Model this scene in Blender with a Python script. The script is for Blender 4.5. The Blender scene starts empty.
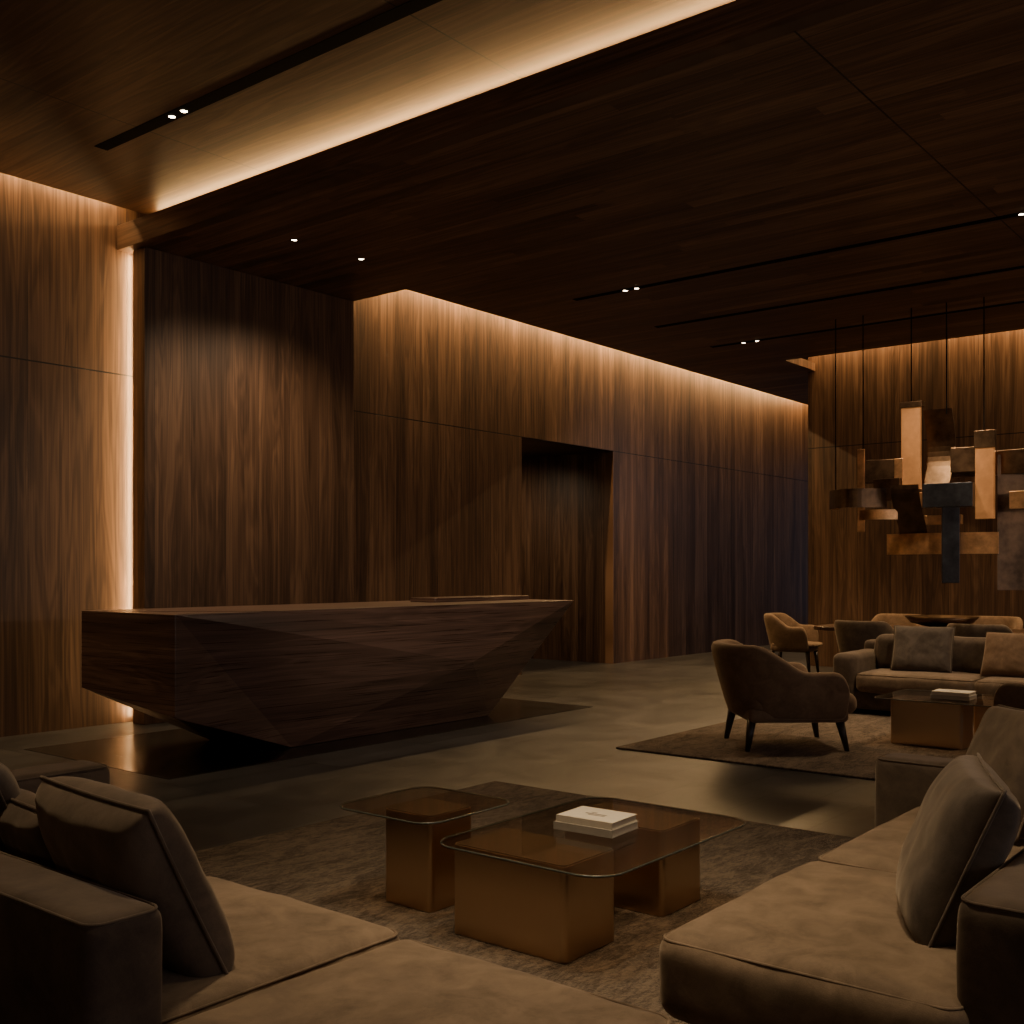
import bpy, math, random
from mathutils import Vector, Matrix, noise
random.seed(7)
S=bpy.context.scene
COL=S.collection

# ------------------------------------------------------------ materials
def newmat(name):
    m=bpy.data.materials.new(name); m.use_nodes=True
    nt=m.node_tree; nt.nodes.clear()
    out=nt.nodes.new('ShaderNodeOutputMaterial')
    return m,nt,out
def N(nt,t,**k):
    n=nt.nodes.new(t)
    for a,b in k.items(): setattr(n,a,b)
    return n
def setin(nt,sock,v):
    if hasattr(v,'is_linked') or isinstance(v,bpy.types.NodeSocket): nt.links.new(v,sock)
    else: sock.default_value=v
def M(nt,op,a,b=0.0,c=None,clamp=False):
    n=nt.nodes.new('ShaderNodeMath'); n.operation=op; n.use_clamp=clamp
    setin(nt,n.inputs[0],a); setin(nt,n.inputs[1],b)
    if c is not None: setin(nt,n.inputs[2],c)
    return n.outputs[0]
def comb(nt,x,y,z):
    n=nt.nodes.new('ShaderNodeCombineXYZ')
    for i,v in enumerate((x,y,z)): setin(nt,n.inputs[i],v)
    return n.outputs[0]
def noisetex(nt,vec,scale,detail=3,rough=.5,dist=0):
    n=nt.nodes.new('ShaderNodeTexNoise'); nt.links.new(vec,n.inputs['Vector'])
    n.inputs['Scale'].default_value=scale; n.inputs['Detail'].default_value=detail
    n.inputs['Roughness'].default_value=rough; n.inputs['Distortion'].default_value=dist
    return n.outputs['Fac']
def ramp(nt,fac,stops):
    n=nt.nodes.new('ShaderNodeValToRGB'); nt.links.new(fac,n.inputs[0])
    e=n.color_ramp.elements
    while len(e)<len(stops): e.new(.5)
    for i,(p,c) in enumerate(stops):
        e[i].position=p; e[i].color=(c[0],c[1],c[2],1)
    return n.outputs[0]
def princ(nt,out,base,rough=.5,metal=0,spec=.5,normal=None,sheen=0,sheen_tint=None,coat=0):
    p=nt.nodes.new('ShaderNodeBsdfPrincipled')
    if isinstance(base,tuple): p.inputs['Base Color'].default_value=(*base,1)
    else: nt.links.new(base,p.inputs['Base Color'])
    setin(nt,p.inputs['Roughness'],rough)
    p.inputs['Metallic'].default_value=metal
    p.inputs['Specular IOR Level'].default_value=spec
    if sheen:
        p.inputs['Sheen Weight'].default_value=sheen
        p.inputs['Sheen Roughness'].default_value=.4
        if sheen_tint: p.inputs['Sheen Tint'].default_value=(*sheen_tint,1)
    if coat: p.inputs['Coat Weight'].default_value=coat
    if normal is not None: nt.links.new(normal,p.inputs['Normal'])
    nt.links.new(p.outputs[0],out.inputs[0])
    return p
def bump(nt,h,strength=.3,dist=.01):
    b=nt.nodes.new('ShaderNodeBump'); nt.links.new(h,b.inputs['Height'])
    b.inputs['Strength'].default_value=strength; b.inputs['Distance'].default_value=dist
    return b.outputs[0]

def wood(name,across,along,width=.14,off=0,dark=(.032,.0165,.009),mid=(.084,.0445,.0245),light=(.178,.10,.056),
         jitter=.16,rough=.42,groove=.004,seams=(),alen=0,spec=.35,seam_axis='z',gs=1.0,k=1.0,ringk=.055):
    dark,mid,light=[tuple(v*k for v in c) for c in (dark,mid,light)]
    m,nt,out=newmat(name)
    tc=N(nt,'ShaderNodeTexCoord'); sp=N(nt,'ShaderNodeSeparateXYZ'); nt.links.new(tc.outputs['Object'],sp.inputs[0])
    def ax(s):
        if s in 'xyz' and len(s)==1: return sp.outputs['xyz'.index(s)]
        r=sp.outputs['xyz'.index(s[0])]
        for c in s[1:]: r=M(nt,'ADD',r,sp.outputs['xyz'.index(c)])
        return r
    A=M(nt,'ADD',ax(across),200.0-off); L=ax(along)
    q=M(nt,'DIVIDE',A,width); pid=M(nt,'FLOOR',q); fr=M(nt,'FRACT',q)
    wn=N(nt,'ShaderNodeTexWhiteNoise',noise_dimensions='1D'); nt.links.new(pid,wn.inputs['W'])
    rnd=wn.outputs['Value']
    if alen:
        q2=M(nt,'ADD',M(nt,'DIVIDE',L,alen),M(nt,'MULTIPLY',rnd,7.0)); pid2=M(nt,'FLOOR',q2)
        wn2=N(nt,'ShaderNodeTexWhiteNoise',noise_dimensions='1D')
        nt.links.new(M(nt,'ADD',M(nt,'MULTIPLY',pid,13.7),pid2),wn2.inputs['W']); rnd=wn2.outputs['Value']
    R=M(nt,'MULTIPLY',rnd,60.0)
    v1=comb(nt,M(nt,'MULTIPLY',A,5.0*gs),M(nt,'MULTIPLY',L,.40*gs),R)
    n1=noisetex(nt,v1,1.0,3,.45,.6)
    ring=M(nt,'SINE',M(nt,'MULTIPLY',n1,58.0))
    v2=comb(nt,M(nt,'MULTIPLY',A,120.0),M(nt,'MULTIPLY',L,1.2),R)
    n2=noisetex(nt,v2,1.0,2,.5)
    v3=comb(nt,M(nt,'MULTIPLY',A,30.0),M(nt,'MULTIPLY',L,.30),R)
    n3=noisetex(nt,v3,1.0,3,.5,.2)
    f=M(nt,'MULTIPLY',n1,.60)
    f=M(nt,'ADD',f,M(nt,'MULTIPLY',ring,ringk))
    f=M(nt,'ADD',f,M(nt,'MULTIPLY',n2,.42))
    f=M(nt,'ADD',f,M(nt,'MULTIPLY',n3,.50))
    f=M(nt,'ADD',f,M(nt,'MULTIPLY',M(nt,'SUBTRACT',rnd,.5),jitter))
    f=M(nt,'SUBTRACT',f,.265)
    col=ramp(nt,f,[(.26,dark),(.5,mid),(.78,light)])
    g=M(nt,'LESS_THAN',fr,groove/width) if groove>0 else M(nt,'LESS_THAN',fr,-1.0)
    for z in seams:
        d=M(nt,'ABSOLUTE',M(nt,'SUBTRACT',ax(seam_axis),z))
        g=M(nt,'MAXIMUM',g,M(nt,'LESS_THAN',d,.007))
    mx=N(nt,'ShaderNodeMix',data_type='RGBA'); nt.links.new(g,mx.inputs[0])
    nt.links.new(col,mx.inputs[6]); mx.inputs[7].default_value=(.004,.0025,.0015,1)
    h=M(nt,'SUBTRACT',M(nt,'MULTIPLY',n2,.25),M(nt,'MULTIPLY',g,1.0))
    rr=M(nt,'ADD',M(nt,'MULTIPLY',n2,.2),rough-.1)
    princ(nt,out,mx.outputs[2],rr,0,spec,bump(nt,h,.3,.004))
    return m

def velvet(name,c1,c2,sheen=.3,scale=6,tint=(.9,.72,.52)):
    m,nt,out=newmat(name)
    tc=N(nt,'ShaderNodeTexCoord'); o=tc.outputs['Object']
    a=noisetex(nt,o,scale,5,.6,.8); b=noisetex(nt,o,320,2,.6); c=noisetex(nt,o,28,3,.6,.5)
    f=M(nt,'ADD',M(nt,'MULTIPLY',a,.8),M(nt,'ADD',M(nt,'MULTIPLY',c,.25),M(nt,'MULTIPLY',b,.2)))
    col=ramp(nt,f,[(.44,c1),(.76,c2)])
    h=M(nt,'ADD',M(nt,'MULTIPLY',b,.3),M(nt,'MULTIPLY',c,.6))
    princ(nt,out,col,.85,0,.2,bump(nt,h,.22,.006),sheen,tint)
    return m
def plain(name,c,rough=.5,metal=0,spec=.5,nscale=30,var=.15,bstr=.05,aniso=0,stretch=None,rvar=.15):
    m,nt,out=newmat(name)
    tc=N(nt,'ShaderNodeTexCoord'); o=tc.outputs['Object']
    if stretch:
        mp=N(nt,'ShaderNodeMapping'); mp.inputs['Scale'].default_value=stretch; nt.links.new(o,mp.inputs[0]); o=mp.outputs[0]
    a=noisetex(nt,o,nscale,4,.6)
    col=ramp(nt,a,[(.3,tuple(x*(1-var) for x in c)),(.7,tuple(min(1,x*(1+var)) for x in c))])
    r=M(nt,'ADD',M(nt,'MULTIPLY',a,rvar),rough-rvar/2)
    p=princ(nt,out,col,r,metal,spec,bump(nt,a,bstr,.003) if bstr else None)
    if aniso: p.inputs['Anisotropic'].default_value=aniso
    return m
def emis(name,c,s,base=(.5,.3,.15),nscale=0):
    m,nt,out=newmat(name)
    tc=N(nt,'ShaderNodeTexCoord')
    a=noisetex(nt,tc.outputs['Object'],nscale or 5,4,.6)
    col=ramp(nt,a,[(.35,tuple(x*.4 for x in c)),(.65,c)]) if nscale else ramp(nt,a,[(0,c),(1,c)])
    p=princ(nt,out,base,.5); nt.links.new(col,p.inputs['Emission Color']); p.inputs['Emission Strength'].default_value=s
    return m
def glassmat(name,tint):
    m,nt,out=newmat(name)
    t=N(nt,'ShaderNodeBsdfTransparent'); t.inputs[0].default_value=(*tint,1)
    g=N(nt,'ShaderNodeBsdfGlossy'); g.inputs[0].default_value=(.9,.9,.9,1); g.inputs[1].default_value=.03
    lw=N(nt,'ShaderNodeLayerWeight'); lw.inputs['Blend'].default_value=.5
    fac=M(nt,'ADD',M(nt,'MULTIPLY',M(nt,'POWER',lw.outputs['Facing'],5.0),.7),.035)
    mx=N(nt,'ShaderNodeMixShader'); nt.links.new(fac,mx.inputs[0])
    nt.links.new(t.outputs[0],mx.inputs[1]); nt.links.new(g.outputs[0],mx.inputs[2]); nt.links.new(mx.outputs[0],out.inputs[0])
    return m
def stone(name,c1,c2,tx,ty,rough=.38,joint=.013):
    m,nt,out=newmat(name)
    tc=N(nt,'ShaderNodeTexCoord'); o=tc.outputs['Object']
    sp=N(nt,'ShaderNodeSeparateXYZ'); nt.links.new(o,sp.inputs[0])
    qx=M(nt,'DIVIDE',M(nt,'ADD',sp.outputs[0],100.),tx); qy0=M(nt,'DIVIDE',M(nt,'ADD',sp.outputs[1],100.),ty)
    ix=M(nt,'FLOOR',qx); qy=M(nt,'ADD',qy0,M(nt,'MULTIPLY',M(nt,'MODULO',ix,2.),.5)); iy=M(nt,'FLOOR',qy)
    g=M(nt,'MAXIMUM',M(nt,'LESS_THAN',M(nt,'FRACT',qx),joint/tx),M(nt,'LESS_THAN',M(nt,'FRACT',qy),joint/ty))
    wn=N(nt,'ShaderNodeTexWhiteNoise',noise_dimensions='2D'); nt.links.new(comb(nt,ix,iy,0.),wn.inputs['Vector'])
    a=noisetex(nt,o,1.6,8,.65,.8); b=noisetex(nt,o,40,4,.6)
    f=M(nt,'ADD',M(nt,'ADD',M(nt,'MULTIPLY',a,.8),M(nt,'MULTIPLY',b,.2)),M(nt,'MULTIPLY',M(nt,'SUBTRACT',wn.outputs[0],.5),.3))
    col=ramp(nt,f,[(.34,c1),(.68,c2)])
    mx=N(nt,'ShaderNodeMix',data_type='RGBA'); nt.links.new(g,mx.inputs[0]); nt.links.new(col,mx.inputs[6]); mx.inputs[7].default_value=(c1[0]*.2,c1[1]*.2,c1[2]*.2,1)
    r=M(nt,'ADD',M(nt,'MULTIPLY',a,.25),rough-.1)
    princ(nt,out,mx.outputs[2],r,0,.5,bump(nt,M(nt,'SUBTRACT',M(nt,'MULTIPLY',b,.15),g),.2,.003))
    return m

W_LONG=wood('walnut_wall_slats','x','z',.155,jitter=.18,seams=(3.44,),rough=.4)
W_LEFT=wood('walnut_wall_panels','x','z',1.005,off=.94-200%1.005,jitter=.06,seams=(3.44,),k=.9,ringk=.07,gs=.8)
W_BLOCK=wood('walnut_feature_panel','xy','z',.42,jitter=.12,k=.78,ringk=.06)
W_ART=wood('walnut_wall_y','y','z',.42,jitter=.14,seams=(3.44,),rough=.4)
W_CORR=wood('walnut_corridor','yx','z',.155,jitter=.16)
W_CEIL=wood('walnut_ceiling_planks','x','y',.16,jitter=.2,groove=.003,alen=2.9,rough=.45,seams=(2.69,),seam_axis='y',k=1.3)
W_CEILU=wood('walnut_ceiling_veneer','x','y',1.25,off=.32,jitter=.06,rough=.45,seams=(4.8,7.7,1.9,-1.0),seam_axis='y',groove=.003,k=.8,ringk=.07)
W_FASC=wood('walnut_fascia','z','y',5,jitter=0,rough=.45,groove=0,k=.9)
W_DESK=wood('walnut_desk','z','xy',.6,jitter=.0,rough=.3,groove=0.0,dark=(.034,.020,.0155),mid=(.082,.048,.036),light=(.165,.10,.077),spec=.5,ringk=.06)
W_TABLE=wood('dark_table_wood','x','y',.3,jitter=.1,rough=.3,k=.7)
M_FLOOR=stone('floor_stone',(.017,.0160,.0155),(.036,.0335,.0315),1.2,.6,.32)
M_DESKSHADOW=stone('desk_shadow_stone',(.007,.006,.0055),(.015,.013,.011),50,50,.2,0)  # darker stone colour holding the desk's shadow
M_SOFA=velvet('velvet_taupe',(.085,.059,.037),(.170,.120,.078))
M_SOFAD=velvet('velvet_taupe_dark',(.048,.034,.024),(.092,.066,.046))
M_PILG=velvet('velvet_charcoal_pillow',(.05,.039,.030),(.10,.079,.062))
M_PILT=velvet('velvet_taupe_pillow',(.056,.040,.028),(.108,.078,.054))
M_CHAIR=velvet('velvet_tan',(.10,.061,.035),(.175,.112,.067))
M_LEG=plain('dark_wood_leg',(.02,.012,.008),.35)
M_BLACK=plain('black_metal',(.003,.003,.003),.9,0,.1)
M_BRASS=plain('brushed_bronze',(.60,.43,.28),.31,1,.5,1.5,.05,0,.7,None,.04)
M_BASETOP=plain('bronze_base_inner',(.055,.038,.026),.45,.6,.4,3,.1,0)
M_BRONZE=plain('dark_bronze',(.12,.076,.046),.40,1,.5,5,.5,.2)
M_COPPER=plain('copper_plate',(.62,.36,.18),.42,1,.5,8,.35,.1)
M_STEEL=plain('blued_steel',(.055,.058,.068),.38,1,.5,6,.4,.1)
M_GLASS=glassmat('smoked_glass',(.86,.80,.73))
M_GEDGE=plain('glass_edge',(.05,.055,.045),.2,0,.6)
M_PAPER=plain('paper_pages',(.42,.37,.30),.8,0,.3,200,.15,.1,0,(1,1,30))
M_COVER=plain('book_cover',(.46,.41,.33),.6,0,.3,20,.05)
M_COVERD=plain('book_cover_grey',(.26,.23,.19),.6,0,.3,20,.08)
M_INK=plain('ink',(.12,.1,.09),.7)
M_GLOWP=emis('lit_copper_lamp',(1,.40,.11),.20,(.28,.13,.05),7)
M_SPOT=emis('downlight_lens',(1,.8,.55),25)
M_FRAME=plain('window_frame',(.01,.01,.01),.4)
M_WGLASS=emis('dusk_window_pane',(.25,.36,.6),.25,(.02,.03,.05))
M_PLASTER=plain('dark_plaster',(.08,.06,.045),.9)

def rugmat(name,c1,c2):
    m,nt,out=newmat(name)
    tc=N(nt,'ShaderNodeTexCoord'); o=tc.outputs['Object']
    mp=N(nt,'ShaderNodeMapping'); mp.inputs['Scale'].default_value=(1,2.6,1); nt.links.new(o,mp.inputs[0])
    a=noisetex(nt,mp.outputs[0],3.0,6,.7,1.2); b=noisetex(nt,o,90,3,.7); c=noisetex(nt,mp.outputs[0],18,5,.7,.5)
    f=M(nt,'ADD',M(nt,'ADD',M(nt,'MULTIPLY',a,.5),M(nt,'MULTIPLY',b,.3)),M(nt,'MULTIPLY',c,.4))
    col=ramp(nt,f,[(.52,c1),(.68,c2)])
    princ(nt,out,col,.95,0,.1,bump(nt,M(nt,'ADD',b,M(nt,'MULTIPLY',c,.8)),1.0,.02),.2,(.9,.75,.6))
    return m
M_RUG=rugmat('wool_rug',(.032,.023,.017),(.165,.122,.086))
M_RUG2=rugmat('wool_rug_light',(.05,.037,.026),(.19,.139,.098))

# ------------------------------------------------------------ mesh helpers
def root(name,loc=(0,0,0),rz=0):
    e=bpy.data.objects.new(name,None); e.empty_display_size=.2; e.location=loc; e.rotation_euler=(0,0,rz)
    COL.objects.link(e); return e
def mk(name,vs,fs,mat,parent=None,smooth=False,world=True):
    me=bpy.data.meshes.new(name)
    me.from_pydata([tuple(v) for v in vs],[],fs); me.update()
    import bmesh
    bm=bmesh.new(); bm.from_mesh(me); bmesh.ops.recalc_face_normals(bm,faces=bm.faces); bm.to_mesh(me); bm.free()
    if smooth:
        for p in me.polygons: p.use_smooth=True
    me.materials.append(mat)
    o=bpy.data.objects.new(name,me); COL.objects.link(o)
    if parent is not None:
        o.parent=parent
        if world: o.location=-Vector(parent.location)
    return o
def bev(o,w,seg=3):
    b=o.modifiers.new('bevel','BEVEL'); b.width=w; b.segments=seg; b.limit_method='ANGLE'
    return o
def box(name,x0,x1,y0,y1,z0,z1,mat,parent=None,b=0,world=True):
    vs=[(x,y,z) for z in (z0,z1) for y in (y0,y1) for x in (x0,x1)]
    fs=[(0,2,3,1),(4,5,7,6),(0,1,5,4),(2,6,7,3),(0,4,6,2),(1,3,7,5)]
    o=mk(name,vs,fs,mat,parent,False,world)
    if b: bev(o,b)
    return o
def gridcube(n):
    vs={};L=[];fs=[]
    nx,ny,nz=n
    def vid(i,j,k):
        if (i,j,k) not in vs:
            vs[(i,j,k)]=len(L); L.append(Vector((2*i/nx-1,2*j/ny-1,2*k/nz-1)))
        return vs[(i,j,k)]
    for i in range(nx):
        for j in range(ny):
            for k in (0,nz): fs.append((vid(i,j,k),vid(i+1,j,k),vid(i+1,j+1,k),vid(i,j+1,k)))
    for i in range(nx):
        for k in range(nz):
            for j in (0,ny): fs.append((vid(i,j,k),vid(i+1,j,k),vid(i+1,j,k+1),vid(i,j,k+1)))
    for j in range(ny):
        for k in range(nz):
            for i in (0,nx): fs.append((vid(i,j,k),vid(i,j+1,k),vid(i,j+1,k+1),vid(i,j,k+1)))
    return L,fs
def rcushion(name,x0,x1,y0,y1,z0,z1,mat,parent,r=.05,crown=.025,side=.012,wr=.004,piping=True,world=True,seed=0,pr=.0045):
    s=Vector(((x1-x0)/2,(y1-y0)/2,(z1-z0)/2)); c=Vector(((x0+x1)/2,(y0+y1)/2,(z0+z1)/2))
    r=min(r,min(s)*.95)
    n=(max(8,int(s.x*2/.025)),max(8,int(s.y*2/.025)),max(6,int(s.z*2/.025)))
    L,fs=gridcube(n); out=[]
    for p in L:
        q=Vector((p.x*s.x,p.y*s.y,p.z*s.z))
        inn=Vector([max(-(s[i]-r),min(s[i]-r,q[i])) for i in range(3)])
        d=q-inn
        if d.length>1e-6: q=inn+d.normalized()*r
        ex,ey,ez=1-p.x*p.x,1-p.y*p.y,1-p.z*p.z
        q.z+=crown*p.z*(max(0,ex)**.6)*(max(0,ey)**.6)
        q.x+=side*p.x*max(0,ez)*max(0,ey)**.5
        q.y+=side*p.y*max(0,ez)*max(0,ex)**.5
        if wr:
            w=noise.noise(Vector((q.x*4+seed,q.y*4,q.z*6)))*wr*1.3+noise.noise(Vector((q.x*12+seed,q.y*8,q.z*9)))*wr*.6
            if abs(p.z)<.8:
                w+=math.sin((q.x+q.y)*38+seed+3*noise.noise(Vector((q.x*5,q.y*5,seed))))*wr*.25
            q+=Vector((p.x,p.y,p.z)).normalized()*w
        out.append(q+c)
    o=mk(name,out,fs,mat,parent,True,world)
    sub=o.modifiers.new('sub','SUBSURF'); sub.levels=1; sub.render_levels=1
    if piping:
        pts=[];k=r*.29
        zt=c.z+(s.z-k)
        hx,hy=s.x-k+.002,s.y-k+.002; cr=.045
        for (sx,sy,a0) in ((1,1,0),(-1,1,90),(-1,-1,180),(1,-1,270)):
            for a in range(0,91,15):
                t=math.radians(a0+a); pts.append((c.x+sx*(hx-cr)+cr*math.cos(t),c.y+sy*(hy-cr)+cr*math.sin(t),zt))
        tube(name+'_piping',pts,pr,mat,parent,True,world)
    return o
def tube(name,pts,r,mat,parent=None,cyc=False,world=True):
    cu=bpy.data.curves.new(name,'CURVE'); cu.dimensions='3D'; cu.bevel_depth=r; cu.bevel_resolution=3
    sp=cu.splines.new('POLY'); sp.points.add(len(pts)-1)
    for i,p in enumerate(pts): sp.points[i].co=(*p,1)
    sp.use_cyclic_u=cyc; cu.materials.append(mat); cu.use_fill_caps=True
    o=bpy.data.objects.new(name,cu); COL.objects.link(o)
    if parent is not None:
        o.parent=parent
        if world: o.location=-Vector(parent.location)
    return o
def pillow(name,w,h,t,center,nrm,mat,parent=None,seed=0,roll=0):
    nrm=Vector(nrm).normalized(); up=Vector((0,0,1)); up=(up-nrm*up.dot(nrm)).normalized(); xx=up.cross(nrm)
    if roll:
        R=Matrix.Rotation(roll,3,nrm); up=R@up; xx=R@xx
    n=34; vs=[];fs=[];c=Vector(center)
    def P(u,v,s):
        pu=1-.03*(1-v*v) ; pv=1-.03*(1-u*u)
        e=max(0,(1-u**4))*max(0,(1-v**4))
        z=s*t/2*(e**.36)
        x=u*w/2*pu; y=v*h/2*pv
        wv=noise.noise(Vector((u*2.0+seed,v*2.0,s*3)))*.010+noise.noise(Vector((u*5+seed,v*4,s*5)))*.004
        z+=wv*s*min(1,e*2)
        return c+xx*x+up*y+nrm*z
    idx={}
    for s in (1,-1):
        for i in range(n+1):
            for j in range(n+1):
                if s==-1 and (i in(0,n) or j in(0,n)): idx[(s,i,j)]=idx[(1,i,j)]; continue
                idx[(s,i,j)]=len(vs); vs.append(P(2*i/n-1,2*j/n-1,s))
        for i in range(n):
            for j in range(n):
                fs.append((idx[(s,i,j)],idx[(s,i+1,j)],idx[(s,i+1,j+1)],idx[(s,i,j+1)]))
    pts=[]
    for i in range(n): pts.append(P(2*i/n-1,-1,0))
    for i in range(n): pts.append(P(1,2*i/n-1,0))
    for i in range(n,0,-1): pts.append(P(2*i/n-1,1,0))
    for i in range(n,0,-1): pts.append(P(-1,2*i/n-1,0))
    o=mk(name,vs,fs,mat,parent,True,parent is not None)
    sub=o.modifiers.new('sub','SUBSURF'); sub.levels=1; sub.render_levels=1
    if parent is None: tube('piping',pts,.005,mat,o,True,False)
    else: tube(name+'_piping',pts,.005,mat,parent,True,True)
    return o
def cone(name,p0,p1,r0,r1,mat,parent,seg=14,world=False):
    p0=Vector(p0);p1=Vector(p1);d=(p1-p0).normalized()
    a=d.orthogonal().normalized(); b=d.cross(a)
    vs=[];fs=[]
    for p,r in((p0,r0),(p1,r1)):
        for i in range(seg):
            t=2*math.pi*i/seg; v=p+(a*math.cos(t)+b*math.sin(t))*r
            if p is p1: v.z=p1.z
            vs.append(v)
    for i in range(seg): fs.append((i,(i+1)%seg,seg+(i+1)%seg,seg+i))
    fs.append(tuple(range(seg))[::-1]); fs.append(tuple(range(seg,2*seg)))
    return mk(name,vs,fs,mat,parent,True,world)

# ------------------------------------------------------------ lights
def lookm(loc,d,xa=None):
    z=-Vector(d).normalized()
    x=Vector(xa) if xa else (Vector((0,0,1)) if abs(z.z)<.9 else Vector((1,0,0)))
    x=(x-z*x.dot(z)).normalized(); y=z.cross(x)
    m=Matrix((x,y,z)).transposed().to_4x4(); m.translation=Vector(loc); return m
def area(name,loc,d,xa,sx,sy,W,col=(1,.66,.34),spread=180):
    l=bpy.data.lights.new(name,'AREA'); l.shape='RECTANGLE'; l.size=sx; l.size_y=sy; l.energy=W; l.color=col
    l.spread=math.radians(spread)
    o=bpy.data.objects.new(name,l); o.matrix_world=lookm(loc,d,xa); COL.objects.link(o); return o
def downlight(loc,target,W,ang=50,col=(1,.74,.47),blend=1,rad=.05,name='recessed_downlight',lens=.026,glow=True):
    r=root(name,loc)
    seg=24
    vs=[];fs=[]
    for (rr,z) in ((lens+.018,-.004),(lens+.004,-.006),(lens,.0)):
        for i in range(seg):
            t=2*math.pi*i/seg; vs.append((rr*math.cos(t),rr*math.sin(t),z))
    for k in range(2):
        for i in range(seg): fs.append((k*seg+i,k*seg+(i+1)%seg,(k+1)*seg+(i+1)%seg,(k+1)*seg+i))
    mk('trim_ring',vs,fs,M_BLACK,r,True,False)
    vs=[(lens*math.cos(2*math.pi*i/seg),lens*math.sin(2*math.pi*i/seg),-.001) for i in range(seg)]
    mk('lens',vs,[tuple(range(seg))],M_SPOT if glow else M_BLACK,r,False,False)
    l=bpy.data.lights.new('lamp','SPOT'); l.energy=W; l.spot_size=math.radians(ang); l.spot_blend=blend; l.color=col; l.shadow_soft_size=rad
    o=bpy.data.objects.new('lamp',l); COL.objects.link(o); o.parent=r
    d=Vector(target)-Vector(loc); m=lookm((0,0,-.03-rad),d); o.matrix_local=m
    return r

# ------------------------------------------------------------ room shell
X0,X1,Y0,Y1=-5,26,-8,13
ZT=5.7; ZC=4.66; ZU=5.02; YW=9.72
box('floor',X0,X1,Y0,Y1,-.1,0,M_FLOOR)
box('desk_shadow_sheet',4.5,9.85,6.8,8.9,0,.004,M_DESKSHADOW)  # thin dark sheet painted in as the shadow below the desk
box('wall_left',X0,8.8,YW,YW+.15,0,ZT,W_LEFT)
r=root('wall_feature')
box('long_panel_a',8.8,12.27,YW,YW+.15,0,ZT,W_LONG,r)
box('long_panel_b',14.65,X1,YW,YW+.15,0,ZT,W_LONG,r)
box('lintel',12.27,14.65,YW,YW+.15,3.44,ZT,W_LONG,r)
r=root('wall_reception_panel')
bev(box('panel_face',5.95,8.7,9.4,9.6,0,ZC-.002,W_BLOCK,r),.004,1)
box('panel_carcass',6.1,8.7,9.6,YW,0,ZC-.002,M_BLACK,r)
r=root('wall_corridor')
box('corridor_side_deep',14.65,14.8,YW+.15,Y1,0,3.44,W_CORR,r)
box('corridor_side_near',12.12,12.27,YW+.15,Y1,0,3.44,W_CORR,r)
box('corridor_end',12.12,14.8,Y1,Y1+.1,0,3.44,W_CORR,r)
box('corridor_soffit',12.27,14.65,YW+.15,Y1,3.44,3.5,W_BLOCK,r)
box('wall_right',X0,X1,Y0-.15,Y0,0,ZT,M_PLASTER)
box('wall_rear',X0-.15,X0,Y0,YW,0,ZT,M_PLASTER)
box('wall_end',X1,X1+.15,Y0,YW+.15,0,ZT,W_ART)
box('wall_art',16.3,16.5,Y0,7.12,0,ZT,W_ART)
r=root('ceiling')
box('upper_veneer',X0,6.6,Y0,9.52,ZU,ZU+.06,W_CEILU,r)
box('dropped_main',5.97,15.2,Y0,8.55,ZC,ZC+.12,W_CEIL,r)
box('dropped_left_return',5.97,8.7,8.55,YW,ZC,ZC+.12,W_CEIL,r)
box('dropped_far',15.2,X1,7.0,8.55,ZC,ZC+.12,W_CEIL,r)
box('dropped_back_room',16.5,X1,Y0,7.0,ZC,ZC+.12,W_CEIL,r)
box('fascia',5.85,5.97,Y0,YW-.002,ZC,4.90,W_FASC,r,.004)
box('slot_side',8.6,8.7,8.55,YW,ZC+.12,ZT,W_LONG,r)
box('structure_slab',X0,X1,Y0,YW+.15,ZT,ZT+.1,M_PLASTER,r)
def track(x,ya,yb,z,w=.045):
    t=root('ceiling_track_slot',(x,ya,z))
    box('slot_housing',x-w,x+w,yb,ya,z-.004,z+.01,M_BLACK,t)
track(4.86,8.32,-2,ZU,.06)
track(10.27,7.35,-3,ZC); track(12.08,7.35,-3,ZC); track(13.65,7.4,-3,ZC)
WC=(1,.62,.27)
area('led_strip_feature_wall',(15.6,9.58,5.32),(0,.16,-1),(1,0,0),13.6,.05,600,WC)
area('led_strip_art_wall',(16.18,.6,5.2),(.16,0,-1),(0,1,0),13.2,.05,400,WC)
area('led_strip_left_wall',(.7,9.63,5.18),(0,.12,-1),(1,0,0),10.4,.03,150,WC)
area('led_strip_ceiling_cove',(6.10,.9,4.95),(-1,0,.2),(0,1,0),17,.04,115,(1,.54,.20))
area('led_strip_reception_panel',(6.03,9.66,2.35),(-1,0.1,0),(0,0,1),4.6,.04,80,WC)
def added_fill(name,loc,d,xa,L,W):  # unseen fill lamp with trough, added to lift the ceiling and room
    r=root(name,loc)
    x,y,z=loc
    if xa[0]: box('added_trough',x-L/2,x+L/2,y-.12,y+.12,z-.12,z-.02,M_FRAME,r)
    else: box('added_trough',x-.12,x+.12,y-L/2,y+L/2,z-.12,z-.02,M_FRAME,r)
    area(name+'_lamp',loc,d,xa,L,.2,W,(1,.70,.46))
added_fill('added_wall_fill',(7.5,Y0+.2,2.6),(0,1,1.3),(1,0,0),16,620)
added_fill('added_wall_fill',(X0+.2,1.5,2.6),(1,0,1.2),(0,1,0),12,210)

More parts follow.
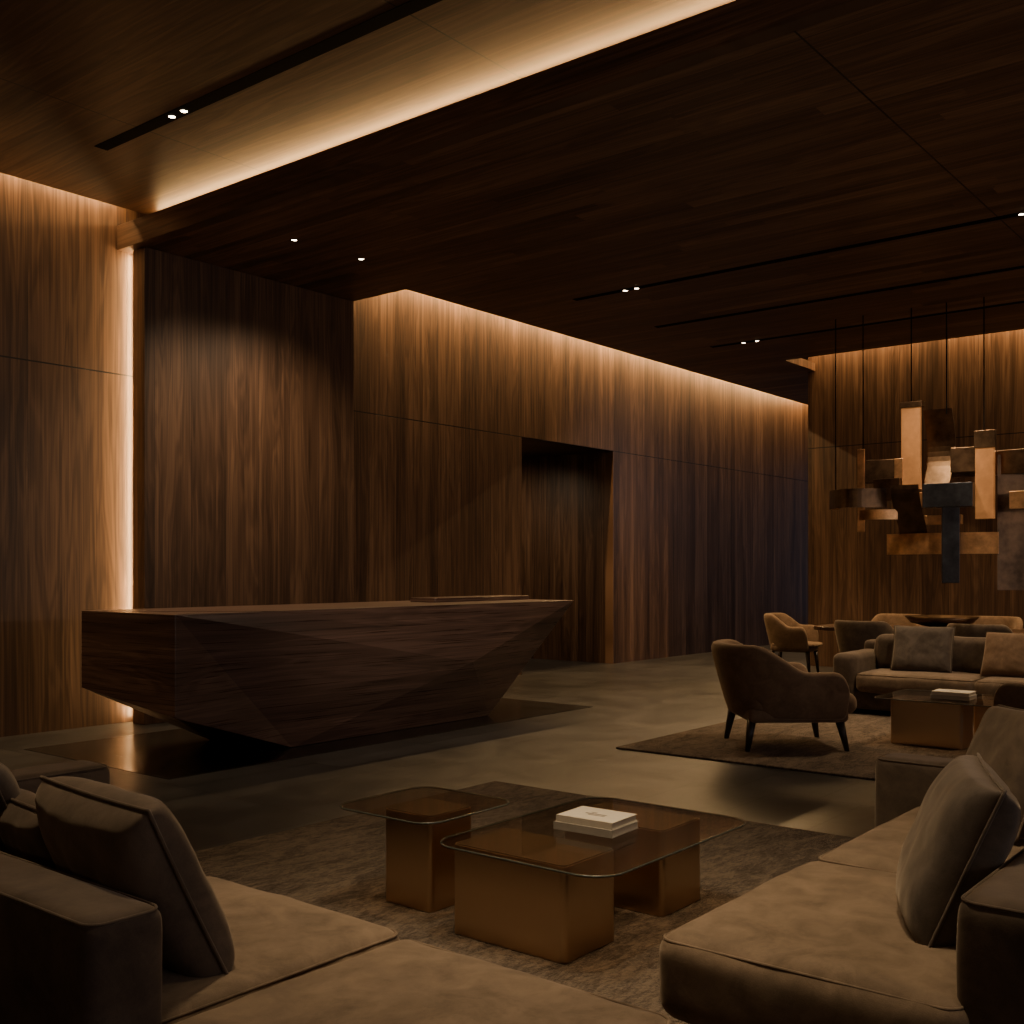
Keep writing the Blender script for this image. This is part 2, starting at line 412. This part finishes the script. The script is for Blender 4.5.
# ------------------------------------------------------------ downlights
downlight((6.73,8.1,ZC),(6.9,9.4,1.4),210,104,rad=.1)
downlight((7.57,8.07,ZC),(7.35,9.4,1.4),210,104,rad=.1)
downlight((4.86,7.3,ZU-.006),(4.7,8.0,0),230,55)
downlight((4.86,7.14,ZU-.006),(5.6,6.4,.9),200,60)
downlight((4.4,3.2,ZU),(7.3,6.9,.8),480,38,(1,.76,.52),1,.1)  # unseen spot added to brighten the desk front
downlight((10.27,6.65,ZC-.006),(9.6,6.2,0),220,80)
downlight((10.27,6.5,ZC-.006),(10.6,5.6,0),200,80)
for (x,y,tx,ty,tz,w,a) in [(10.27,2.5,10.9,3.4,.4,400,60),(10.27,2.3,9,3.6,.4,360,60),
    (13.65,6.9,14.6,6.4,.6,320,60),(13.65,6.7,13.9,9.7,.8,300,80)]:
    downlight((x,y,ZC-.006),(tx,ty,tz),w,a)
for (x,y,tx,ty,tz,w,a) in [(12.08,5.0,11.4,3.6,.5,340,60),(13.65,3.2,14.3,4.2,.7,400,80),(12.08,4.3,13.2,4.2,2.3,330,50),(12.08,3.6,13.2,3.4,2.2,280,50)]:
    downlight((x,y,ZC-.006),(tx,ty,tz),w,a,glow=False,lens=.015)  # extra spots added behind black lenses to brighten sofa, sculpture and dining group
downlight((13.0,11.5,3.44),(14.4,11.7,0),120,140,glow=True)
for (x,y,tx,ty,w,a) in [(3.6,2.5,3.8,2.6,520,58),(2.9,1.2,3.3,1.4,480,56),(2.2,3.4,2.0,2.6,400,56),(4.3,4.3,4.6,4.0,150,70)]:
    downlight((x,y,ZU),(tx,ty,0),w,a,(1,.77,.50),1,.12)

def window(i,x0,x1,y,z0,z1):
    r=root('window_%d'%i)
    box('pane',x0,x1,y,y+.02,z0,z1,M_WGLASS,r)
    for a,b in ((x0-.06,x0),(x1,x1+.06),((x0+x1)/2-.03,(x0+x1)/2+.03)): box('mullion',a,b,y,y+.08,z0,z1,M_FRAME,r)
    box('sill',x0-.06,x1+.06,y,y+.1,z0-.06,z0,M_FRAME,r); box('head',x0-.06,x1+.06,y,y+.1,z1,z1+.06,M_FRAME,r)
window(1,1,5,Y0,.3,4.2); window(2,7,11,Y0,.3,4.2)
area('dusk_light_window',(3,Y0+.15,2.3),(0.1,1,-.1),(1,0,0),4,3.6,65,(.6,.74,1))
area('dusk_light_window_b',(9,Y0+.15,2.3),(0,1,-.1),(1,0,0),4,3.6,40,(.6,.74,1))
r=root('window_3')
box('pane',X1-.03,X1-.01,7.6,9.4,.2,4.2,M_WGLASS,r); box('mullion',X1-.08,X1-.0,8.45,8.55,.2,4.2,M_FRAME,r)
r=root('window_4')
box('pane',17.5,24,-7.98,-7.96,.3,4.2,M_WGLASS,r); box('mullion',20.7,20.8,-7.98,-7.9,.3,4.2,M_FRAME,r)
area('dusk_light_passage',(21,2.0,3.6),(-.15,1,-.25),(1,0,0),4,1.5,90,(.86,.82,1))

# ------------------------------------------------------------ reception desk
D=root('reception_desk',(7.1,7.55,0))
T=1.18
vs=[(4.62,6.9,T),(9.66,6.92,T),(9.66,8.2,T),(4.62,8.2,T),
    (4.62,6.9,.42),(4.62,8.2,.56),
    (5.96,7.21,.006),(8.55,7.21,.006),(8.7,8.1,.006),(5.77,8.1,.006),
    (7.9,6.86,.62)]
fs=[(0,1,2,3),(0,3,5,4),(0,4,6),(1,7,8,2),(3,2,8),(3,8,9),(3,9,5),(4,5,9),(4,9,6),(6,9,8,7),
    (0,6,10),(0,10,1),(1,10,7),(10,6,7)]
bev(mk('faceted_body',vs,fs,W_DESK,D),.005,2)
bev(box('back_ledge',8.05,9.6,7.5,7.85,T,T+.045,W_DESK,D),.006,2)
# ------------------------------------------------------------ rugs
def rug(name,x0,x1,y0,y1,mat):
    o=box(name,x0,x1,y0,y1,0.0,.018,mat); bev(o,.008,2); return o
rug('area_rug',.9,5.88,.2,4.9,M_RUG); rug('area_rug',7.65,12.4,.6,5.05,M_RUG2)
ZR=.019
# ------------------------------------------------------------ tables
def rrect(x0,x1,y0,y1,r,seg=8):
    pts=[]
    for (cx,cy,a0) in ((x1-r,y1-r,0),(x0+r,y1-r,90),(x0+r,y0+r,180),(x1-r,y0+r,270)):
        for i in range(seg+1):
            t=math.radians(a0+90*i/seg); pts.append((cx+r*math.cos(t),cy+r*math.sin(t)))
    return pts
def prism(name,pts,z0,z1,mat,parent,b=0,smooth=False):
    n=len(pts); vs=[(x,y,z0) for x,y in pts]+[(x,y,z1) for x,y in pts]
    fs=[tuple(range(n))[::-1],tuple(range(n,2*n))]+[(i,(i+1)%n,n+(i+1)%n,n+i) for i in range(n)]
    o=mk(name,vs,fs,mat,parent)
    if b: bev(o,b,2)
    return o
def glasstop(x0,x1,y0,y1,z,r,parent,th=.012):
    p=rrect(x0,x1,y0,y1,r)
    prism('glass_top',p,z-th,z,M_GLASS,parent)
    tube('polished_edge',[(a,b,z-th/2) for a,b in p],th*.36,M_GEDGE,parent,True)
def ctable(top,z,bases,r,name='coffee_table'):
    c=root(name,((top[0]+top[1])/2,(top[2]+top[3])/2,0))
    glasstop(*top,z,r,c)
    for i,b in enumerate(bases):
        prism('bronze_base_%d'%(i+1),rrect(*b,.025,5),ZR,z-.016,M_BRASS,c,.003)
        e=.006
        prism('base_inner_top_%d'%(i+1),rrect(b[0]+e,b[1]-e,b[2]+e,b[3]-e,.02,5),z-.017,z-.0125,M_BASETOP,c)
    return c
ctable((3.21,4.40,2.17,3.03),.40,[(3.29,3.64,2.4,2.97),(4.0,4.34,2.4,2.93)],.13)
ctable((3.27,3.87,3.09,3.68),.45,[(3.42,3.70,3.21,3.5)],.1,'side_table')
ctable((9.15,10.0,2.4,3.42),.42,[(9.3,9.62,2.72,3.32),(9.7,9.95,2.5,2.75)],.08)
def books(cx,cy,z,w,l,rz=0,n=2):
    b=root('book_stack',(cx,cy,z+.001),rz)
    zz=0
    for i in range(n):
        h=.032 if i==0 else .028; ww=w-.012*i; ll=l-.014*i; dx=.004*i
        box('pages_%d'%i,-ww/2+.004+dx,ww/2-.004+dx,-ll/2+.004,ll/2-.004,zz+.003,zz+h-.003,M_PAPER,b,0,False)
        cm=M_COVERD if i==0 else M_COVER
        box('cover_bottom_%d'%i,-ww/2+dx,ww/2+dx,-ll/2,ll/2,zz,zz+.003,cm,b,0,False)
        box('cover_top_%d'%i,-ww/2+dx,ww/2+dx,-ll/2,ll/2,zz+h-.003,zz+h,cm,b,0,False)
        box('spine_%d'%i,-ww/2+dx-.002,-ww/2+.003+dx,-ll/2,ll/2,zz,zz+h,cm,b,0,False)
        zz+=h
    for k,(a,c) in enumerate(((-.05,.03),(-.05,.055),(.01,.035))):
        box('cover_print_%d'%k,-.02+.02*k,-.012+.02*k,a,c,zz,zz+.0006,M_INK,b,0,False)
books(3.82,2.62,.40,.22,.29,.05); books(9.5,2.85,.42,.24,.32,.03)
# ------------------------------------------------------------ right foreground sofa
s=root('sectional_sofa',(3.9,1.1,0))
box('plinth',2.8,5.1,.62,1.5,ZR,.12,M_BLACK,s,.01)
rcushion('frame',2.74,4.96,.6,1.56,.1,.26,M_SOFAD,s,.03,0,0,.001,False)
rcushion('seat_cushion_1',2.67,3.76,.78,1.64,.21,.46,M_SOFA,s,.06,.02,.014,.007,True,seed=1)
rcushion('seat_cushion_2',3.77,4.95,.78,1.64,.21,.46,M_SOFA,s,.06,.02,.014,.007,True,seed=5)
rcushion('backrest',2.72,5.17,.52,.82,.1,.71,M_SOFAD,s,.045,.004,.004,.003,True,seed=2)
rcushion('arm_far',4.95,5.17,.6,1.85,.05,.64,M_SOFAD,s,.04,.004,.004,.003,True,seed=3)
pillow('throw_pillow',.62,.50,.22,(3.34,1.0,.68),(-.36,.9,.42),M_PILG,s,3)
pillow('throw_pillow',.52,.50,.2,(4.55,1.16,.72),(-.6,.75,.40),M_PILT,s,8,.06)
# ------------------------------------------------------------ left foreground sofa
s=root('sectional_sofa',(1.9,3.0,0))
box('plinth',1.4,2.22,1.42,4.5,ZR,.12,M_BLACK,s,.01)
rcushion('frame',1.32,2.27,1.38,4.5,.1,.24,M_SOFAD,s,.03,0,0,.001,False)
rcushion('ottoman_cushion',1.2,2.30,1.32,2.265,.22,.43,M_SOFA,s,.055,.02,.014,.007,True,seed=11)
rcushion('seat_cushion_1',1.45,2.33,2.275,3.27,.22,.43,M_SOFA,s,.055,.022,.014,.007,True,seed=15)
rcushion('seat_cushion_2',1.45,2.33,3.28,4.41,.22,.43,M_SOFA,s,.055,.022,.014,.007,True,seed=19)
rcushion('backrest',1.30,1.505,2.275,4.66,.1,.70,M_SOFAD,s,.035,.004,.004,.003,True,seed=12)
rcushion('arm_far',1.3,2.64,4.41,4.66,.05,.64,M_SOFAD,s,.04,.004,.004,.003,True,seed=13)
pillow('throw_pillow',.64,.54,.22,(1.67,2.70,.66),(.88,-.08,.42),M_PILT,s,21)
pillow('throw_pillow',.56,.54,.2,(1.66,3.58,.67),(.9,.0,.42),M_PILG,s,25,.05)
pillow('throw_pillow',.5,.46,.18,(1.74,3.24,.6),(.85,-.1,.5),M_SOFAD,s,29)
# ------------------------------------------------------------ far sofa
s=root('sofa',(11.4,3.2,0))
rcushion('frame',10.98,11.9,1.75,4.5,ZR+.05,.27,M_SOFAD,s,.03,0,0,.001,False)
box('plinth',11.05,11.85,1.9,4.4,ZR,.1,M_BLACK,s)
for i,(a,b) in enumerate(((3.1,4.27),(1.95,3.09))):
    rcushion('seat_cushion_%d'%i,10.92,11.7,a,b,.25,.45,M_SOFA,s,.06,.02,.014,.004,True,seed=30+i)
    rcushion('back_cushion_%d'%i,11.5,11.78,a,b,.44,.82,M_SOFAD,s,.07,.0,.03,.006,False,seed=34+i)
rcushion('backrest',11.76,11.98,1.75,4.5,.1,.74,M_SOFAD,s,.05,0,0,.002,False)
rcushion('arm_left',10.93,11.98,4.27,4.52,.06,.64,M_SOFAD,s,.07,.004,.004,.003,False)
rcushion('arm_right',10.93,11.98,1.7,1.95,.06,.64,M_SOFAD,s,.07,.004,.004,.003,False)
pillow('throw_pillow',.6,.5,.2,(11.36,3.72,.69),(-.9,-.1,.35),M_PILG,s,41)
pillow('throw_pillow',.56,.46,.2,(11.36,2.85,.67),(-.9,.1,.35),M_CHAIR,s,44)

# ------------------------------------------------------------ tub armchairs
def tubchair(name,loc,ang,sc=(1,1,1),mat=None,back=.88,arm=.66,legz=.25,lr=1.0):
    mat=mat or M_CHAIR
    c=root(name,loc,ang)
    sx,sy,sz=sc
    n=44
    W=.40; rings=[]
    for i in range(n+1):
        s=-1+2*i/n; a=abs(s); sg=1 if s>=0 else -1
        if a<.55:
            t=(a/.55)*math.pi/2
            px=-.06-.36*math.cos(t); py=sg*W*math.sin(t)**.9
            nx,ny=-math.cos(t),sg*math.sin(t)
        else:
            k=(a-.55)/.45
            px=-.06+.46*k; py=sg*(W+.015*math.sin(k*math.pi/2)); nx,ny=0,sg
        L=math.hypot(nx,ny); nx/=L;ny/=L
        sm=max(0,min(1,(a-.34)/.34)); sm=sm*sm*(3-2*sm)
        zt=back*(1-sm)+(arm+.02*max(0,a-.7))*sm
        e=max(0,(a-.88)/.12); f=math.sqrt(max(0,1-e*e*.97)) if e>0 else 1
        zb=legz+.01
        zt=zb+.08+(zt-zb-.08)*(.35+.65*f) if e>0 else zt
        th=.115*(1 if e==0 else .35+.65*f)
        bk=1-sm
        ring=[]
        H=zt-zb
        pr=[(th*.30,0),(th*.5,.06),(th*.56,.35),(th*.6,.65),(th*.62,.88),(th*.5,.965),(th*.15,1.0),(-th*.22,.985),(-th*.42,.93),(-th*.5,.75),(-th*.5,.4),(-th*.5,.06),(-th*.3,0)]
        for (o,h) in pr:
            fl=(.035+.015*bk)*h**1.5 - .06*(1-h)**1.6
            x=px+nx*(o+fl)-.03*bk*h; y=py+ny*(o+fl)
            ring.append(((x)*sx,(y)*sy,(zb+H*h)*sz))
        rings.append(ring)
    m=len(rings[0]); vs=[v for r_ in rings for v in r_]; fs=[]
    for i in range(n):
        for j in range(m): fs.append((i*m+j,i*m+(j+1)%m,(i+1)*m+(j+1)%m,(i+1)*m+j))
    fs.append(tuple(range(m))); fs.append(tuple(range(n*m,(n+1)*m)))
    o=mk('shell',vs,fs,mat,c,True,False); sb=o.modifiers.new('s','SUBSURF'); sb.levels=1; sb.render_levels=1
    rcushion('seat_cushion',-.34*sx,.50*sx,-.36*sy,.36*sy,(legz+.05)*sz,.47*sz,mat,c,.07,.02,.01,.003,False,False,seed=50)
    rcushion('seat_frame',-.36*sx,.43*sx,-.37*sy,.37*sy,(legz-.02)*sz,(legz+.1)*sz,mat,c,.05,0,.0,.001,False,False)
    for i,(a,b) in enumerate(((.36,.31),(.36,-.31),(-.32,.29),(-.32,-.29))):
        cone('leg_%d'%(i+1),(a*sx,b*sy,legz*sz+.02),(a*1.14*sx,b*1.12*sy,0.001),.034*lr,.018*lr,M_LEG,c)
    return c
fR=math.atan2(-.778,.628)
tubchair('lounge_armchair',(8.65,4.02,ZR),fR+.05,(1.06,1.08,1.0),lr=1.2)
tubchair('lounge_armchair',(8.95,1.72,ZR),math.radians(75),(1.15,1.1,1),lr=1.2)
# dining group
d=root('dining_table',(14.5,4.2,0))
prism('table_top',rrect(13.95,15.05,2.3,6.12,.3),.70,.75,W_TABLE,d,.008)
for i,y in enumerate((3.1,5.3)):
    prism('pedestal_%d'%i,rrect(14.3,14.7,y-.25,y+.25,.12),.0,.70,M_BRONZE,d)
def bowl(loc,R=.42,h=.1):
    b=root('decorative_bowl',loc); seg=32; vs=[];fs=[]
    pr=[(.08,0),(.1,.012),(.25,.04),(.38,.075),(R,h),(R-.012,h),(.36,.085),(.24,.055),(.08,.03),(0.001,.028)]
    for rr,z in pr:
        for i in range(seg): t=2*math.pi*i/seg; vs.append((rr*math.cos(t),rr*math.sin(t),z))
    for k in range(len(pr)-1):
        for i in range(seg): fs.append((k*seg+i,k*seg+(i+1)%seg,(k+1)*seg+(i+1)%seg,(k+1)*seg+i))
    fs.append(tuple(range(seg))); mk('bowl_body',vs,fs,M_BRONZE,b,True,False)
bowl((14.5,4.5,.751),.46,.16)
for (x,y,a,mt) in [(14.85,6.72,-80,M_CHAIR),(15.45,5.45,180,M_CHAIR),(15.45,4.15,180,M_CHAIR),(15.45,2.9,180,M_CHAIR),(13.6,5.15,0,M_SOFAD),(13.6,3.75,0,M_SOFAD),(13.6,2.6,0,M_SOFAD)]:
    tubchair('dining_chair',(x,y,0),math.radians(a),(.74,.76,.98),mt,.90,.72,.36)

# ------------------------------------------------------------ hanging sculpture
h=root('pendant_sculpture',(13.2,4.3,2.6))
def plate(nm,x,dx,y1,y0,z0,z1,mat,tx=0,rz=0,taper=0):
    a,b=x-dx/2,x+dx/2
    vs=[(a,y0+taper+tx,z0),(b,y0+taper+tx,z0),(b,y1-taper+tx,z0),(a,y1-taper+tx,z0),(a,y0,z1),(b,y0,z1),(b,y1,z1),(a,y1,z1)]
    if rz:
        cx,cy=x,(y0+y1)/2; c_,s_=math.cos(rz),math.sin(rz)
        vs=[(cx+(p[0]-cx)*c_-(p[1]-cy)*s_,cy+(p[0]-cx)*s_+(p[1]-cy)*c_,p[2]) for p in vs]
    fs=[(0,1,2,3),(4,5,6,7),(0,1,5,4),(1,2,6,5),(2,3,7,6),(3,0,4,7)]
    bev(mk(nm,vs,fs,mat,h),.006,2)
def sheet(nm,x,y1,y0,z0,z1,mat,amp,vert=True,th=.012,ph=0.0,tx=0,skew=0):
    n=16; vs=[];fs=[]
    for k in (0,1):
        for i in range(n+1):
            t=i/n
            dx=amp*math.sin(math.pi*(t+ph))+k*th
            for j in (0,1):
                if vert: vs.append((x+dx,(y1 if j else y0)+tx*(1-t),z1+(z0-z1)*(1-t)))
                else: vs.append((x+dx,y0+(y1-y0)*t,(z1 if j else z0)+skew*t))
    m=2*(n+1)
    for i in range(n):
        for k in (0,1):
            b=k*m+2*i; fs.append((b,b+1,b+3,b+2))
        for j in (0,1): fs.append((2*i+j,2*i+2+j,m+2*i+2+j,m+2*i+j))
    for b in (0,2*n): fs.append((b,b+1,m+b+1,m+b))
    mk(nm,vs,fs,mat,h,False)
plate('lamp_panel_tall',13.12,.05,4.54,4.31,2.48,3.49,M_GLOWP)
plate('bronze_cap_tall',13.14,.12,4.56,4.29,3.46,3.53,M_BRONZE)
sheet('bronze_side_tall',13.16,4.30,3.97,2.46,3.42,M_BRONZE,.22,True,.015,.0,.05)
sheet('bronze_blade_low',13.05,4.60,4.27,1.74,2.52,M_BRONZE,.16,True,.015,.5,-.03)
sheet('bronze_bar_left',13.05,5.42,4.70,2.27,2.50,M_BRONZE,-.26,False,.015,0)
plate('copper_edge_left',13.12,.10,5.42,5.34,2.27,2.50,M_COPPER)
plate('bronze_bar_mid',13.22,.20,5.10,4.45,2.58,2.86,M_BRONZE,0,.12)
plate('copper_lip_mid',13.10,.03,4.62,4.52,2.58,2.86,M_COPPER)
plate('copper_strip',13.08,.03,5.07,4.98,1.98,3.00,M_COPPER)
sheet('copper_bar_small',13.0,5.02,4.55,2.12,2.24,M_COPPER,-.12,False)
plate('copper_bar_center',13.14,.10,4.56,4.0,2.26,2.44,M_COPPER)
plate('copper_bar_center_low',13.16,.08,4.3,3.85,2.05,2.16,M_COPPER)
plate('steel_block',13.02,.24,4.23,3.68,2.24,2.52,M_STEEL,0,.1)
plate('steel_blade',13.0,.08,4.03,3.84,1.36,2.26,M_STEEL,0,.35)
plate('lamp_panel_short',13.12,.05,3.69,3.48,2.10,2.94,M_GLOWP)
plate('bronze_cap',13.12,.07,3.70,3.47,2.92,3.12,M_BRONZE)
plate('bronze_bar_upper',13.25,.14,4.0,3.72,2.66,2.95,M_BRONZE,0,.2)
sheet('copper_wide',13.2,4.75,3.46,1.70,1.95,M_COPPER,-.10,False,.015,.0)
plate('bronze_bar_right',13.38,.12,4.03,2.8,2.62,2.90,M_BRONZE,0,-.08)
sheet('bronze_sheet_large',13.36,3.50,2.55,1.28,2.85,M_BRONZE,.18,False,.015,.1)
plate('copper_bar_far',13.05,.06,3.3,2.6,2.2,2.4,M_COPPER)
plate('bronze_block_small',13.15,.2,4.86,4.52,2.36,2.62,M_BRONZE,0,-.15)
for i,(y,z) in enumerate(((5.37,2.5),(5.02,3.0),(4.43,3.49),(4.02,3.4),(3.6,3.1),(3.05,2.85))):
    tube('suspension_cable_%d'%i,[(13.13,y,z-.05),(13.13,y,ZC)],.007,M_BLACK,h)

# ------------------------------------------------------------ world / camera
w=bpy.data.worlds.new('world'); S.world=w; w.use_nodes=True
w.node_tree.nodes['Background'].inputs[0].default_value=(.02,.025,.035,1); w.node_tree.nodes['Background'].inputs[1].default_value=.3
cd=bpy.data.cameras.new('camera'); cam=bpy.data.objects.new('camera',cd); COL.objects.link(cam)
cam.location=(0,0,1.5); cam.rotation_euler=(math.pi/2,0,math.radians(38.9-90))
cd.sensor_width=36; cd.lens=38.04; cd.shift_y=59/1024; cd.clip_start=.05
S.camera=cam
